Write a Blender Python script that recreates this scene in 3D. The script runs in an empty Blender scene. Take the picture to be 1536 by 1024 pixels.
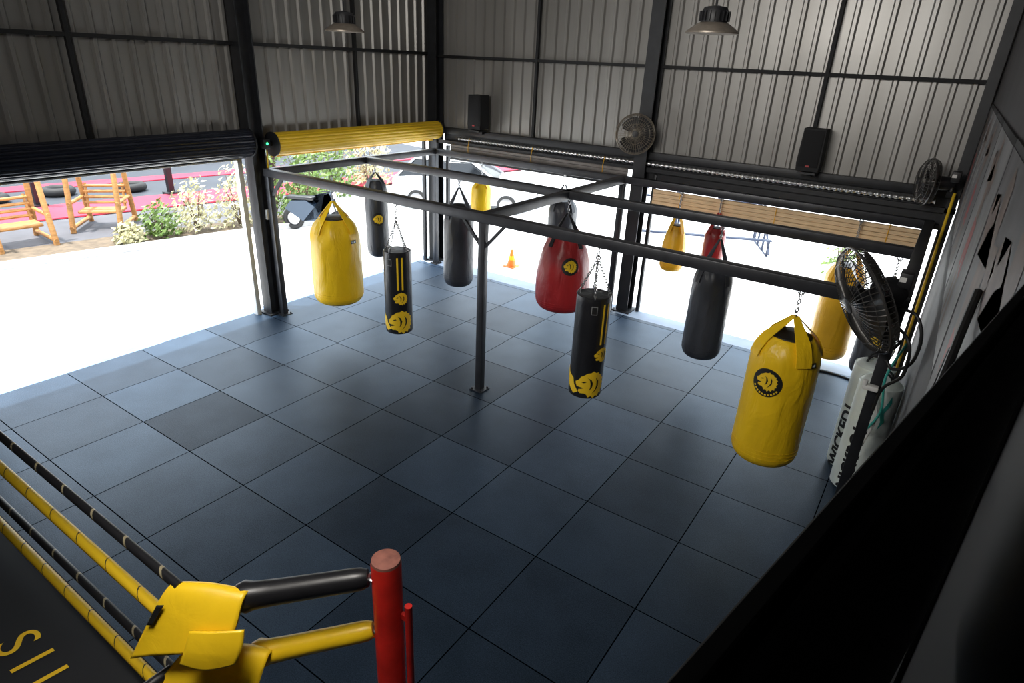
import bpy,bmesh,math,random
import numpy as np
from mathutils import Vector,Matrix,Euler
random.seed(4)
rad=math.radians
SC=bpy.context.scene
COL=SC.collection
# ---------------------------------------------------------------- materials
def mat(name,rgb,rough=.5,metal=0,var=0,vscale=4,bump=0,bscale=20,stretch=(1,1,1),coat=0,trans=0,bdist=.03):
    m=bpy.data.materials.new(name);m.use_nodes=True;nt=m.node_tree;b=nt.nodes['Principled BSDF']
    b.inputs['Base Color'].default_value=(*rgb,1);b.inputs['Roughness'].default_value=rough;b.inputs['Metallic'].default_value=metal
    if coat:b.inputs['Coat Weight'].default_value=coat
    if var or bump:
        tc=nt.nodes.new('ShaderNodeTexCoord');mp=nt.nodes.new('ShaderNodeMapping');mp.inputs['Scale'].default_value=stretch
        nt.links.new(tc.outputs['Object'],mp.inputs[0])
    if var:
        n=nt.nodes.new('ShaderNodeTexNoise');n.inputs['Scale'].default_value=vscale;n.inputs['Detail'].default_value=6
        nt.links.new(mp.outputs[0],n.inputs[0])
        r=nt.nodes.new('ShaderNodeValToRGB');r.color_ramp.elements[0].position=.3;r.color_ramp.elements[1].position=.7
        r.color_ramp.elements[0].color=(*[c*(1-var) for c in rgb],1);r.color_ramp.elements[1].color=(*[min(1,c*(1+var)) for c in rgb],1)
        nt.links.new(n.outputs[0],r.inputs[0]);nt.links.new(r.outputs[0],b.inputs['Base Color'])
    if bump:
        n=nt.nodes.new('ShaderNodeTexNoise');n.inputs['Scale'].default_value=bscale;n.inputs['Detail'].default_value=4;n.inputs['Distortion'].default_value=.6
        nt.links.new(mp.outputs[0],n.inputs[0])
        bp=nt.nodes.new('ShaderNodeBump');bp.inputs['Strength'].default_value=bump;bp.inputs['Distance'].default_value=bdist
        nt.links.new(n.outputs[0],bp.inputs['Height']);nt.links.new(bp.outputs[0],b.inputs['Normal'])
    return m
M={}
M['steel']=mat('black_steel',(.015,.016,.019),.48,.1,.3,6)
M['rack']=mat('rack_steel',(.034,.035,.040),.38,.25,.25,6)
M['yel']=mat('yellow_vinyl',(.93,.58,.012),.36,0,.10,5,.9,5.5,(1,1,.45))
M['yelp']=mat('yellow_pad_vinyl',(.93,.60,.015),.34,0,.06,5,.25,6)
M['yel2']=mat('amber_vinyl',(.95,.50,.02),.40,0,.10,5,.8,5.5,(1,1,.45))
M['yelflat']=mat('yellow_print',(.88,.57,.02),.45)
M['blk']=mat('black_vinyl',(.012,.012,.014),.34,0,.2,6,.35,7,(1,1,.5))
M['blkp']=mat('black_print',(.01,.01,.01),.5)
M['gry']=mat('charcoal_vinyl',(.038,.041,.050),.38,0,.25,5,.8,5.5,(1,1,.4))
M['red']=mat('red_vinyl',(.36,.02,.023),.36,0,.15,5,.8,5.5,(1,1,.45))
M['wht']=mat('white_vinyl',(.82,.90,.88),.4,0,.06,4,.4,7)
M['chain']=mat('steel_chain',(.35,.35,.36),.3,.9)
M['alu']=mat('galvanised_pipe',(.6,.6,.6),.3,.9,.2,30)
M['plas']=mat('black_plastic',(.012,.012,.014),.5)
M['matte']=mat('matte_black_plastic',(.006,.006,.007),.75)
M['grill']=mat('fan_wire',(.07,.066,.062),.35,.5)
M['grill2']=mat('bronze_fan_wire',(.22,.19,.15),.35,.5)
M['blade']=mat('fan_blade_plastic',(.022,.021,.021),.35)
M['redp']=mat('red_post_paint',(.62,.022,.015),.38,0,.22,7,.15,12,bdist=.01)
M['rust']=mat('rubbed_red_metal',(.26,.10,.075),.6,0,.35,18)
M['canvas']=mat('ring_canvas_black',(.006,.007,.010),.7,0,.2,3)
M['wood']=mat('orange_wood',(.42,.20,.06),.5,0,.25,6,.1,20,(1,1,4))
M['slat']=mat('tan_slats',(.85,.60,.35),.55,0,.2,8,0,8,(.4,1,8))
M['leaf']=mat('leaf_green',(.14,.22,.05),.5,0,.5,3)
M['leafp']=mat('pale_flowering_leaf',(.50,.47,.28),.5,0,.45,4)
M['bark']=mat('bark',(.13,.09,.06),.8)
M['conc']=mat('white_concrete',(.85,.85,.84),.8,0,.05,.6)
M['curb']=mat('grey_kerb',(.38,.38,.38),.8,0,.15,5)
M['dirt']=mat('planting_soil',(.12,.09,.06),.9,0,.3,6)
M['asph']=mat('dark_paving',(.08,.08,.09),.8,0,.2,1.5)
M['dmat']=mat('dark_gym_mat',(.03,.035,.045),.6,0,.2,1)
M['rmat']=mat('red_gym_mat',(.45,.02,.05),.6,0,.15,1)
M['carw']=mat('white_car_paint',(.45,.46,.48),.2,0,coat=.6)
M['glass']=mat('dark_glass',(.01,.012,.015),.06)
M['tyre']=mat('tyre_rubber',(.015,.015,.015),.7)
M['cone']=mat('orange_cone_plastic',(.9,.22,.03),.45)
M['bleu']=mat('dark_blue_steel',(.02,.03,.06),.4,.3)
M['cable']=mat('cable_rubber',(.012,.012,.012),.5)
M['white']=mat('white_paint',(.72,.72,.70),.5,0,.08,5)
M['teal']=mat('teal_cable',(.05,.45,.40),.5)
M['led']=mat('green_led',(.02,.8,.2),.4)
M['led'].node_tree.nodes['Principled BSDF'].inputs['Emission Color'].default_value=(.05,1,.3,1)
M['led'].node_tree.nodes['Principled BSDF'].inputs['Emission Strength'].default_value=3
def corr_mat():
    m=bpy.data.materials.new('corrugated_metal');m.use_nodes=True;nt=m.node_tree;b=nt.nodes['Principled BSDF']
    g=nt.nodes.new('ShaderNodeNewGeometry');mp=nt.nodes.new('ShaderNodeMapping');mp.inputs['Scale'].default_value=(1.2,1.2,.15)
    nt.links.new(g.outputs['Position'],mp.inputs[0])
    n=nt.nodes.new('ShaderNodeTexNoise');n.inputs['Scale'].default_value=1.5;n.inputs['Detail'].default_value=4
    nt.links.new(mp.outputs[0],n.inputs[0])
    r=nt.nodes.new('ShaderNodeValToRGB');e=r.color_ramp.elements
    e[0].position=.3;e[0].color=(.235,.225,.21,1);e[1].position=.72;e[1].color=(.33,.32,.305,1)
    nt.links.new(n.outputs[0],r.inputs[0]);nt.links.new(r.outputs[0],b.inputs['Base Color'])
    b.inputs['Roughness'].default_value=.38;b.inputs['Metallic'].default_value=.45
    return m
M['corr']=corr_mat()
def floor_mat():
    m=bpy.data.materials.new('rubber_floor_tiles');m.use_nodes=True;nt=m.node_tree;N=nt.nodes;L=nt.links;b=N['Principled BSDF']
    g=N.new('ShaderNodeNewGeometry');s=N.new('ShaderNodeSeparateXYZ');L.new(g.outputs['Position'],s.inputs[0])
    def mth(op,a,bb=None):
        n=N.new('ShaderNodeMath');n.operation=op
        for i,v in enumerate((a,bb)):
            if v is None: continue
            if isinstance(v,(int,float)): n.inputs[i].default_value=v
            else: L.new(v,n.inputs[i])
        return n.outputs[0]
    x,y=s.outputs[0],s.outputs[1]
    fx=mth('FLOOR',x);fy=mth('FLOOR',y)
    dx=mth('PINGPONG',x,.5);dy=mth('PINGPONG',y,.5);dm=mth('MINIMUM',dx,dy)
    gap=mth('LESS_THAN',dm,.0055)
    cv=N.new('ShaderNodeCombineXYZ');L.new(mth('ADD',fx,.5),cv.inputs[0]);L.new(mth('ADD',fy,7.5),cv.inputs[1])
    wn=N.new('ShaderNodeTexWhiteNoise');wn.noise_dimensions='2D';L.new(cv.outputs[0],wn.inputs['Vector'])
    v=mth('ADD',mth('MULTIPLY',wn.outputs[0],.7),.65)
    def cell(cx,cy): return mth('MULTIPLY',mth('LESS_THAN',mth('ABSOLUTE',mth('SUBTRACT',x,cx+.5)),.5),mth('LESS_THAN',mth('ABSOLUTE',mth('SUBTRACT',y,cy+.5)),.5))
    for (cx,cy,k) in ((-3,-1,.55),(-4,0,.2),(-3,3,.3),(-2,4,.3),(-1,2,.25),(-4,4,.25),(-5,1,.2)):
        v=mth('MULTIPLY',v,mth('SUBTRACT',1.0,mth('MULTIPLY',cell(cx,cy),k)))
    sp=N.new('ShaderNodeTexNoise');sp.inputs['Scale'].default_value=110;sp.inputs['Detail'].default_value=3;L.new(g.outputs['Position'],sp.inputs[0])
    cl=N.new('ShaderNodeTexNoise');cl.inputs['Scale'].default_value=2.2;cl.inputs['Detail'].default_value=5;L.new(g.outputs['Position'],cl.inputs[0])
    v=mth('MULTIPLY',v,mth('ADD',mth('MULTIPLY',sp.outputs[0],1.6),.2))
    v=mth('MULTIPLY',v,mth('ADD',mth('MULTIPLY',cl.outputs[0],.6),.7))
    v=mth('MULTIPLY',v,mth('SUBTRACT',1.0,mth('MULTIPLY',gap,.9)))
    mx=N.new('ShaderNodeVectorMath');mx.operation='SCALE';mx.inputs[0].default_value=(.0135,.0275,.0520);L.new(v,mx.inputs['Scale'])
    L.new(mx.outputs[0],b.inputs['Base Color'])
    L.new(mth('ADD',mth('MULTIPLY',wn.outputs[0],.08),.42),b.inputs['Roughness'])
    L.new(mth('MULTIPLY',mth('SUBTRACT',1.0,gap),mth('MULTIPLY',v,.66)),b.inputs['Specular IOR Level'])
    b.inputs['Specular Tint'].default_value=(.60,.80,1,1)
    bp=N.new('ShaderNodeBump');bp.inputs['Strength'].default_value=.35;bp.inputs['Distance'].default_value=.004
    L.new(mth('ADD',sp.outputs[0],mth('MULTIPLY',gap,-2.0)),bp.inputs['Height']);L.new(bp.outputs[0],b.inputs['Normal'])
    return m
M['floor']=floor_mat()
def rope_mat(name,c1,c2,period,duty):
    m=bpy.data.materials.new(name);m.use_nodes=True;nt=m.node_tree;N=nt.nodes;L=nt.links;b=N['Principled BSDF']
    b.inputs['Roughness'].default_value=.4
    g=N.new('ShaderNodeNewGeometry');s=N.new('ShaderNodeSeparateXYZ');L.new(g.outputs['Position'],s.inputs[0])
    a=N.new('ShaderNodeMath');a.operation='ADD';L.new(s.outputs[0],a.inputs[0]);L.new(s.outputs[1],a.inputs[1])
    a2=N.new('ShaderNodeMath');a2.operation='ADD';L.new(a.outputs[0],a2.inputs[0]);L.new(s.outputs[2],a2.inputs[1])
    f=N.new('ShaderNodeMath');f.operation='MULTIPLY';f.inputs[1].default_value=1/period;L.new(a2.outputs[0],f.inputs[0])
    fr=N.new('ShaderNodeMath');fr.operation='FRACT';L.new(f.outputs[0],fr.inputs[0])
    lt=N.new('ShaderNodeMath');lt.operation='LESS_THAN';lt.inputs[1].default_value=duty;L.new(fr.outputs[0],lt.inputs[0])
    mx=N.new('ShaderNodeMix');mx.data_type='RGBA';mx.inputs[6].default_value=(*c1,1);mx.inputs[7].default_value=(*c2,1)
    L.new(lt.outputs[0],mx.inputs[0]);L.new(mx.outputs[2],b.inputs['Base Color']);return m
M['ropey']=rope_mat('yellow_rope_cover',(.85,.55,.02),(.02,.02,.02),.31,.03)
M['ropeb']=rope_mat('black_rope_cover',(.012,.012,.014),(.30,.26,.16),.31,.06)
M['pipe']=rope_mat('striped_pipe_cover',(.75,.48,.02),(.02,.02,.02),.4,.5)
# ---------------------------------------------------------------- mesh builder
class MB:
    def __init__(s): s.v=[];s.f=[]
    def add(s,vs,fs):
        o=len(s.v);s.v+=[tuple(v) for v in vs];s.f+=[tuple(i+o for i in f) for f in fs];return s
    def bm(s,bm,T=None):
        bm.verts.index_update();vs=[(T@v.co if T else v.co.copy()) for v in bm.verts]
        s.add(vs,[[v.index for v in f.verts] for f in bm.faces]);bm.free();return s
    def box(s,c,sz,R=None,bev=0,seg=2):
        bm=bmesh.new();bmesh.ops.create_cube(bm,size=1)
        for v in bm.verts: v.co=Vector((v.co.x*sz[0],v.co.y*sz[1],v.co.z*sz[2]))
        if bev: bmesh.ops.bevel(bm,geom=bm.edges[:],offset=bev,segments=seg,affect='EDGES',profile=.5)
        T=Matrix.Translation(Vector(c))@(R.to_4x4() if R else Matrix())
        return s.bm(bm,T)
    def bar(s,a,b,w,h,bev=0):
        a,b=Vector(a),Vector(b);d=b-a;L=d.length;d.normalize()
        up=Vector((0,0,1)) if abs(d.z)<.95 else Vector((0,1,0))
        x=d;y=up.cross(x).normalized();z=x.cross(y)
        R=Matrix((x,y,z)).transposed();return s.box((a+b)/2,(L,w,h),R,bev)
    def tube(s,pts,r,seg=10,closed=False,cap=True):
        P=[Vector(p) for p in pts];n=len(P);rs=r if isinstance(r,(list,tuple)) else [r]*n
        T=[]
        for i in range(n):
            if closed: t=P[(i+1)%n]-P[i-1]
            else: t=P[min(i+1,n-1)]-P[max(i-1,0)]
            T.append(t.normalized() if t.length>1e-9 else Vector((0,0,1)))
        u=T[0].orthogonal().normalized();vs=[];fs=[]
        for i in range(n):
            if i: 
                q=T[i-1].rotation_difference(T[i]);u=q@u
            u=(u-T[i]*u.dot(T[i])).normalized();w=T[i].cross(u)
            for k in range(seg):
                a=2*math.pi*k/seg;vs.append(P[i]+(u*math.cos(a)+w*math.sin(a))*rs[i])
        m=n if closed else n-1
        for i in range(m):
            for k in range(seg):
                a=i*seg+k;b=i*seg+(k+1)%seg;j=(i+1)%n;fs.append((a,b,j*seg+(k+1)%seg,j*seg+k))
        if cap and not closed:
            fs.append(tuple(reversed(range(seg))));fs.append(tuple((n-1)*seg+k for k in range(seg)))
        return s.add(vs,fs)
    def ring(s,c,R,r,axis=(0,0,1),seg=28,seg2=6,sx=1,sy=1):
        ax=Vector(axis).normalized();u=ax.orthogonal().normalized();w=ax.cross(u);c=Vector(c)
        return s.tube([c+u*math.cos(2*math.pi*i/seg)*R*sx+w*math.sin(2*math.pi*i/seg)*R*sy for i in range(seg)],r,seg2,closed=True)
    def rev(s,prof,seg=36,c=(0,0,0),fn=None,axis=None):
        vs=[];fs=[];n=len(prof)
        for (r,z) in prof:
            for k in range(seg):
                a=2*math.pi*k/seg;rr=max(r,1e-4)
                if fn: rr=fn(a,rr,z)
                vs.append(Vector((rr*math.cos(a),rr*math.sin(a),z)))
        for i in range(n-1):
            for k in range(seg):
                fs.append((i*seg+k,i*seg+(k+1)%seg,(i+1)*seg+(k+1)%seg,(i+1)*seg+k))
        fs.append(tuple(reversed(range(seg))));fs.append(tuple((n-1)*seg+k for k in range(seg)))
        if axis is not None:
            q=Vector((0,0,1)).rotation_difference(Vector(axis).normalized());vs=[q@v for v in vs]
        return s.add([v+Vector(c) for v in vs],fs)
    def prism(s,poly,y0,y1,T=None):
        n=len(poly);vs=[Vector((p[0],y0,p[1])) for p in poly]+[Vector((p[0],y1,p[1])) for p in poly]
        if T: vs=[T@v for v in vs]
        fs=[tuple(range(n)),tuple(reversed(range(n,2*n)))]+[(i,i+n,(i+1)%n+n,(i+1)%n) for i in range(n)]
        return s.add(vs,fs)
def mk(name,mb,m,parent=None,loc=(0,0,0),smooth=True,ang=38):
    me=bpy.data.meshes.new(name);me.from_pydata([tuple(v) for v in mb.v],[],mb.f);me.validate()
    b=bmesh.new();b.from_mesh(me);bmesh.ops.recalc_face_normals(b,faces=b.faces);b.to_mesh(me);b.free()
    me.materials.append(m)
    if smooth:
        me.polygons.foreach_set('use_smooth',[True]*len(me.polygons));me.set_sharp_from_angle(angle=rad(ang))
    ob=bpy.data.objects.new(name,me);COL.objects.link(ob);ob.location=loc
    if parent: ob.parent=parent
    return ob
def thing(name,label,cat,loc=(0,0,0),rz=0,group=None):
    e=bpy.data.objects.new(name,None);e.empty_display_size=.1;COL.objects.link(e);e.location=loc;e.rotation_euler=(0,0,rz)
    e['label']=label;e['category']=cat
    if group:e['group']=group
    return e
def solo(name,label,cat,mb,m,loc=(0,0,0),rz=0,group=None,**k):
    o=mk(name,mb,m,None,loc,**k);o.rotation_euler=(0,0,rz);o['label']=label;o['category']=cat
    if group:o['group']=group
    return o
def struct(name,mb,m,**k):
    o=mk(name,mb,m,**k);o['kind']='structure';return o
def clone(top,loc,rz=0,label=None):
    kids=[o for o in bpy.data.objects if o.parent==top]
    c=top.copy();COL.objects.link(c);c.location=loc;c.rotation_euler=(0,0,rz)
    if label:c['label']=label
    for ch in kids:
        k=ch.copy();COL.objects.link(k);k.parent=c
    return c
def catm(P,n=8):
    P=[P[0]]+list(P)+[P[-1]];o=[]
    for i in range(1,len(P)-2):
        p0,p1,p2,p3=[np.array(q,float) for q in P[i-1:i+3]]
        for k in range(n):
            t=k/n;o.append(tuple(.5*((2*p1)+(-p0+p2)*t+(2*p0-5*p1+4*p2-p3)*t*t+(-p0+3*p1-3*p2+p3)*t**3)))
    o.append(tuple(P[-2]));return o
CAM=Vector((4.1902,-3.8763,4.1743))
# ================================================================= SETTING
XW,YW,XR=-4.9,6.48,4.42
YN=-8.5;ZC=6.2
f=MB().box(((XR-5.0)/2,(6.12+YN)/2,-.02),(XR+5.0,6.12-YN,.04));struct('floor',f,M['floor'])
t=MB().box((-5.09,(6.5+YN)/2,-.03),(.18,6.5-YN,.06));
struct('trim_1',t,mat('blue_grey_sill',(.16,.24,.36),.6,0,.1,3))
t=MB().box((-.29,6.31,-.03),(9.4,.38,.06));struct('trim_2',t,mat('pale_sill',(.30,.36,.45),.6,0,.1,3))
def corrugate(a,b,z0,z1,nrm,pitch=.225,dep=.035):
    a,b=Vector(a),Vector(b);d=(b-a);L=d.length;d.normalize();n=Vector(nrm);mb=MB()
    pts=[];x=0
    while x<L:
        for fr,h in ((0,0),(.60,0),(.70,1),(.88,1),(.98,0)):
            xx=min(L,x+fr*pitch);pts.append((xx,h*dep))
        x+=pitch
    pts.append((L,0));vs=[]
    for (x,h) in pts:
        p=a+d*x+n*h;vs+=[(p.x,p.y,z0),(p.x,p.y,z1)]
    fs=[(2*i,2*i+2,2*i+3,2*i+1) for i in range(len(pts)-1)]
    mb.add(vs,fs);return mb
w=corrugate((XW-.08,YN,0),(XW-.08,YW+.1,0),2.72,ZC,(1,0,0));struct('wall_left',w,M['corr'],smooth=False)
w=corrugate((XW-.1,YW+.08,0),(XR,YW+.08,0),2.72,ZC,(0,-1,0));struct('wall_back',w,M['corr'],smooth=False)
wr=MB().box((XR+.05,(YW+YN)/2,ZC/2),(.1,YW-YN+.4,ZC));M['rwall']=mat('dark_side_wall',(.018,.016,.018),.7,0,.4,2);struct('wall_right',wr,M['rwall'])
wn=MB().box((0,YN-.05,ZC/2),(10,.1,ZC));struct('wall_near',wn,mat('grey_wall',(.25,.24,.23),.7))
wn=MB().box((XW-.05,-5.4,1.36),(.1,6.2,2.72));struct('wall_side',wn,mat('grey_wall_b',(.2,.2,.2),.7))
c=MB().box((-.25,-1,ZC+.05),(9.7,15.2,.1));struct('ceiling',c,mat('dark_ceiling',(.08,.08,.08),.8))
def column(x,y,z1=ZC,s=.2,n='trim_%d',k=[3]):
    mb=MB()
    mb.box((x,y-s/2,z1/2),(s,.02,z1));mb.box((x,y+s/2,z1/2),(s,.02,z1));mb.box((x,y,z1/2),(.025,s,z1));mb.box((x,y,.012),(s+.12,s+.14,.024))
    struct(n%k[0],mb,M['steel']);k[0]+=1
for (x,y) in ((XW+.07,2.18),(XW+.12,YW-.06),(-.13,YW-.1),(XW+.07,-2.25)): column(x,y,s=.22)
column(XR-.08,YW-.06,s=.12)
mb=MB();mb.box((XW,(YW+YN)/2,4.22),(.06,YW-YN,.05));mb.box((XW,(YW+YN)/2,5.55),(.06,YW-YN,.05))
for y in (-.1,4.42): mb.box((XW+.005,y,(2.75+ZC)/2),(.06,.05,ZC-2.75))
struct('trim_20',mb,M['matte'],smooth=False)
mb=MB();mb.box((-.24,YW,4.18),(9.3,.06,.05));mb.box((-.24,YW,5.55),(9.3,.06,.05))
for x in (-2.42,2.42): mb.box((x,YW-.005,(2.85+ZC)/2),(.05,.06,ZC-2.85))
struct('trim_21',mb,M['matte'],smooth=False)
mb=MB();mb.box((XW,(YW+YN)/2,2.76),(.12,YW-YN,.12),bev=.005);struct('trim_22',mb,M['steel'])
mb=MB();mb.box((-.24,YW-.02,2.80),(9.3,.12,.12),bev=.005);mb.box((-.24,YW-.1,2.58),(9.3,.06,.07));mb.box((2.2,YW-.05,2.34),(4.4,.06,.05))
mb.box((-2.4,YW+.02,2.66),(4.4,.03,.24));mb.box((2.15,YW+.02,2.54),(4.4,.03,.50));struct('trim_23',mb,M['steel'])
mb=MB();mb.box((XW-.02,1.93,1.3),(.1,.08,2.6),bev=.005);mb.box((XW-.02,-.15,2.62),(.1,4.1,.09),bev=.005);struct('door_1',mb,M['white'])
mb=MB();mb.box((XW-.02,2.42,1.3),(.07,.06,2.6),bev=.005);mb.box((XW-.02,6.2,1.3),(.07,.06,2.6),bev=.005);struct('door_2',mb,M['steel'])
mb=MB();mb.box((.1,YW,1.25),(.06,.07,2.5),bev=.005);mb.box((-4.5,YW,1.25),(.06,.07,2.5));struct('door_3',mb,M['steel'])
def roller(y0,y1,r,label,m,name='roller_shutter',z=2.80,n=26):
    top=thing(name,label,'shutter',(XW+.22,(y0+y1)/2,z))
    L=(y1-y0)/2;mb=MB();vs=[];fs=[]
    N2=n*4
    for yy in (-L,L):
        for i in range(N2):
            a=2*math.pi*i/N2;rr=r*(1,.985,.93,.985)[i%4];vs.append((rr*math.cos(a),yy,rr*math.sin(a)))
    for i in range(N2): fs.append((i,(i+1)%N2,N2+(i+1)%N2,N2+i))
    fs.append(tuple(range(N2)));fs.append(tuple(range(2*N2-1,N2-1,-1)));mb.add(vs,fs);mk('shutter_roll',mb,m,top,ang=15)
    for e in (-1,1):
        mb=MB();mb.rev([(.02,0),(r*1.08,0),(r*1.08,.02),(.03,.03),(.03,.12)],28,(0,e*L,0),axis=(0,e,0));mk('end_plate',mb,M['steel'],top)
    mb=MB();mb.bar((-r*.5,-L,-r*.98),(-r*.5,L,-r*.98),.03,.08);mk('bottom_bar',mb,m,top)
    return top
roller(-2.05,1.98,.20,'black ribbed roller shutter rolled up above the wide doorway',mat('black_shutter',(.015,.018,.03),.3,.2),z=2.85)
y=roller(2.42,6.33,.175,'bright yellow ribbed roller shutter rolled up above doorway',M['yelflat'],z=2.80,n=18)
mb=MB().box((.02,-2.12,.02),(.14,.12,.14),bev=.01);mk('drive_motor',mb,M['plas'],y)
mb=MB().rev([(.0,0),(.018,.004),(.018,.012),(0,.014)],12,(.1,-2.13,.03),axis=(1,0,0));mk('status_light',mb,M['led'],y)
def slats(x0,x1,z0,z1,n,label,m):
    top=thing('slatted_shutter',label,'shutter',((x0+x1)/2,YW-.16,z0));mb=MB();h=(z1-z0)/n;L=x1-x0
    for i in range(n): mb.box((0,.006*(i%2),h*(i+.5)),(L,.024,h*.93),bev=.004,seg=1)
    mb.box((0,.02,(z1-z0)/2),(L,.01,z1-z0))
    mk('slat_curtain',mb,m,top)
    mb=MB().box((0,.005,-.02),(L,.04,.035));mk('bottom_bar',mb,M['steel'],top)
    for x in (-.38*L,0,.38*L):
        mb=MB().tube([(x,-.02,.0),(x,-.03,(z1-z0)),(x,.02,(z1-z0)+.15)],.006,6);mk('pull_cord',mb,M['yel2'],top)
slats(-4.3,-.35,2.30,2.56,5,'grey-brown slatted shutter partly lowered in back doorway',mat('grey_slats',(.22,.20,.19),.5,.2,.2,8))
slats(.16,4.2,2.04,2.29,4,'tan wooden slatted shutter partly lowered in back doorway',M['slat'])
mb=MB();n=420;x0,x1=-4.1,4.15
mb.tube([(x0+(x1-x0)*i/n,YW-.13,2.68) for i in range(n+1)],[.035 if i%4<2 else .022 for i in range(n+1)],8)
solo('ribbed_conduit','silver ribbed conduit running above the back doorways','pipe',mb,M['alu'],ang=80)
# ================================================================= RACK
H=2.454
rk=thing('bag_rack','black steel frame for hanging punching bags on the mats','bag rack',(-.36,2.23,0))
ox,oy=-.36,2.23
def beam(x0,y0,x1,y1):
    mk('beam',MB().bar((x0-ox,y0-oy,H-.06),(x1-ox,y1-oy,H-.06),.12,.12,.008),M['rack'],rk)
XS=(-4.61,-.36,4.16);YS=(2.23,4.3,6.2)
beam(XS[0]-.05,YS[0],XS[2]+.05,YS[0]);beam(XS[0]+.06,YS[1],XS[2]-.06,YS[1]);beam(XS[0]-.05,YS[2],XS[2]+.05,YS[2])
for x in XS: beam(x,YS[0]+.06,x,YS[2]-.06)
for x in XS:
    for yy in (YS[0],YS[2]):
        mk('post',MB().box((x-ox,yy-oy,(H-.12)/2+.006),(.095,.095,H-.132),bev=.006),M['rack'] if x<4 else M['steel'],rk)
        b=MB().box((x-ox,yy-oy,.006),(.2,.2,.012))
        for i in (-1,1):
            for j in (-1,1): b.rev([(.0,0),(.014,0),(.014,.02),(0,.022)],6,(x-ox+i*.075,yy-oy+j*.075,.012))
        mk('base_plate',b,M['rack'],rk)
for x in XS:
    for sx in (-1,1):
        if (x==XS[0] and sx<0) or (x==XS[2] and sx>0): continue
        mk('brace',MB().bar((x-ox+sx*.03,0,H-.43),(x-ox+sx*.32,0,H-.12),.035,.035),M['rack'],rk)
    if x!=XS[1]: mk('brace',MB().bar((x-ox,.03,H-.43),(x-ox,.32,H-.12),.035,.035),M['rack'],rk)
# ================================================================= BAGS
def rfun(prof):
    z=[p[1] for p in prof];r=[p[0] for p in prof]
    idx=np.argsort(z);z=np.array(z)[idx];r=np.array(r)[idx]
    return lambda zz: float(np.interp(zz,z,r))
def decal(polys,rf,th,z0,off=.004,scale=1,flip=1,rot=0,sub=.03):
    mb=MB()
    for P in polys:
        bm=bmesh.new();vs=[bm.verts.new((p[0]*scale,p[1]*scale,0)) for p in P]
        try: bm.faces.new(vs)
        except: bm.free();continue
        bmesh.ops.triangulate(bm,faces=bm.faces[:])
        for it in range(4):
            e=[e for e in bm.edges if e.calc_length()>sub]
            if not e: break
            bmesh.ops.subdivide_edges(bm,edges=e,cuts=1);bmesh.ops.triangulate(bm,faces=bm.faces[:])
        mapc(bm,rf,th,z0,off,flip,rot);mb.bm(bm)
    return mb
def mapc(bm,rf,th,z0,off,flip,rot):
    for v in bm.verts:
        u,w=v.co.x*flip,v.co.y
        u,w=u*math.cos(rot)-w*math.sin(rot),u*math.sin(rot)+w*math.cos(rot)
        z=z0+w;r=rf(z);rr=max(rf(z0),.08);a=th+u/rr
        v.co=Vector(((r+off)*math.cos(a),(r+off)*math.sin(a),z))
def textmesh(s,size,shear=0,bold=0,space=1):
    cu=bpy.data.curves.new('t','FONT');cu.body=s;cu.size=size;cu.shear=shear;cu.offset=bold;cu.align_x='CENTER';cu.align_y='CENTER';cu.space_character=space
    o=bpy.data.objects.new('t',cu);COL.objects.link(o);dg=bpy.context.evaluated_depsgraph_get();dg.update()
    me=bpy.data.meshes.new_from_object(o.evaluated_get(dg));bm=bmesh.new();bm.from_mesh(me);bpy.data.objects.remove(o);return bm
def textdecal(s,size,rf,th,z0,off=.004,rot=0,shear=0,bold=0):
    bm=textmesh(s,size,shear,bold);bmesh.ops.triangulate(bm,faces=bm.faces[:])
    for it in range(2):
        e=[e for e in bm.edges if e.calc_length()>.04]
        if e: bmesh.ops.subdivide_edges(bm,edges=e,cuts=1);bmesh.ops.triangulate(bm,faces=bm.faces[:])
    mapc(bm,rf,th,z0,off,1,rot);return MB().bm(bm)
# lion head in profile facing left: muzzle, brow, full rounded mane with short locks
LION=[(-.50,.00),(-.51,.08),(-.45,.12),(-.38,.19),(-.34,.28),(-.24,.34),(-.14,.42),(-.02,.44),(.06,.50),(.14,.43),(.24,.44),(.28,.36),(.38,.34),(.39,.25),(.47,.20),(.44,.10),(.50,.02),(.44,-.06),(.48,-.16),(.40,-.21),(.41,-.32),(.31,-.32),(.27,-.43),(.18,-.38),(.10,-.48),(.02,-.39),(-.08,-.44),(-.12,-.34),(-.20,-.30),(-.33,-.31),(-.40,-.25),(-.39,-.17),(-.30,-.15),(-.22,-.10),(-.36,-.09),(-.46,-.08)]
LDET={'eye_mark':[(-.31,.09),(-.19,.14),(-.15,.11),(-.24,.07)],
'mane_streak':[(-.12,.26),(.0,.20),(.06,.06),(.03,-.08),(-.06,-.20),(-.02,-.07),(-.02,.06),(-.05,.18)],
'mane_lock':[(.14,.28),(.24,.14),(.25,-.04),(.16,-.20),(.04,-.30),(.14,-.17),(.19,-.02),(.18,.14)]}
def circ(r,n=32): return [(r*math.cos(2*math.pi*i/n),r*math.sin(2*math.pi*i/n)) for i in range(n)]
def lion(top,rf,th,z0,S,off):
    mk('lion_emblem',decal([LION],rf,th,z0,off,S),M['yelflat'],top)
    for k,p in LDET.items(): mk(k,decal([p],rf,th,z0,off+.003,S),M['blkp'],top)
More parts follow.
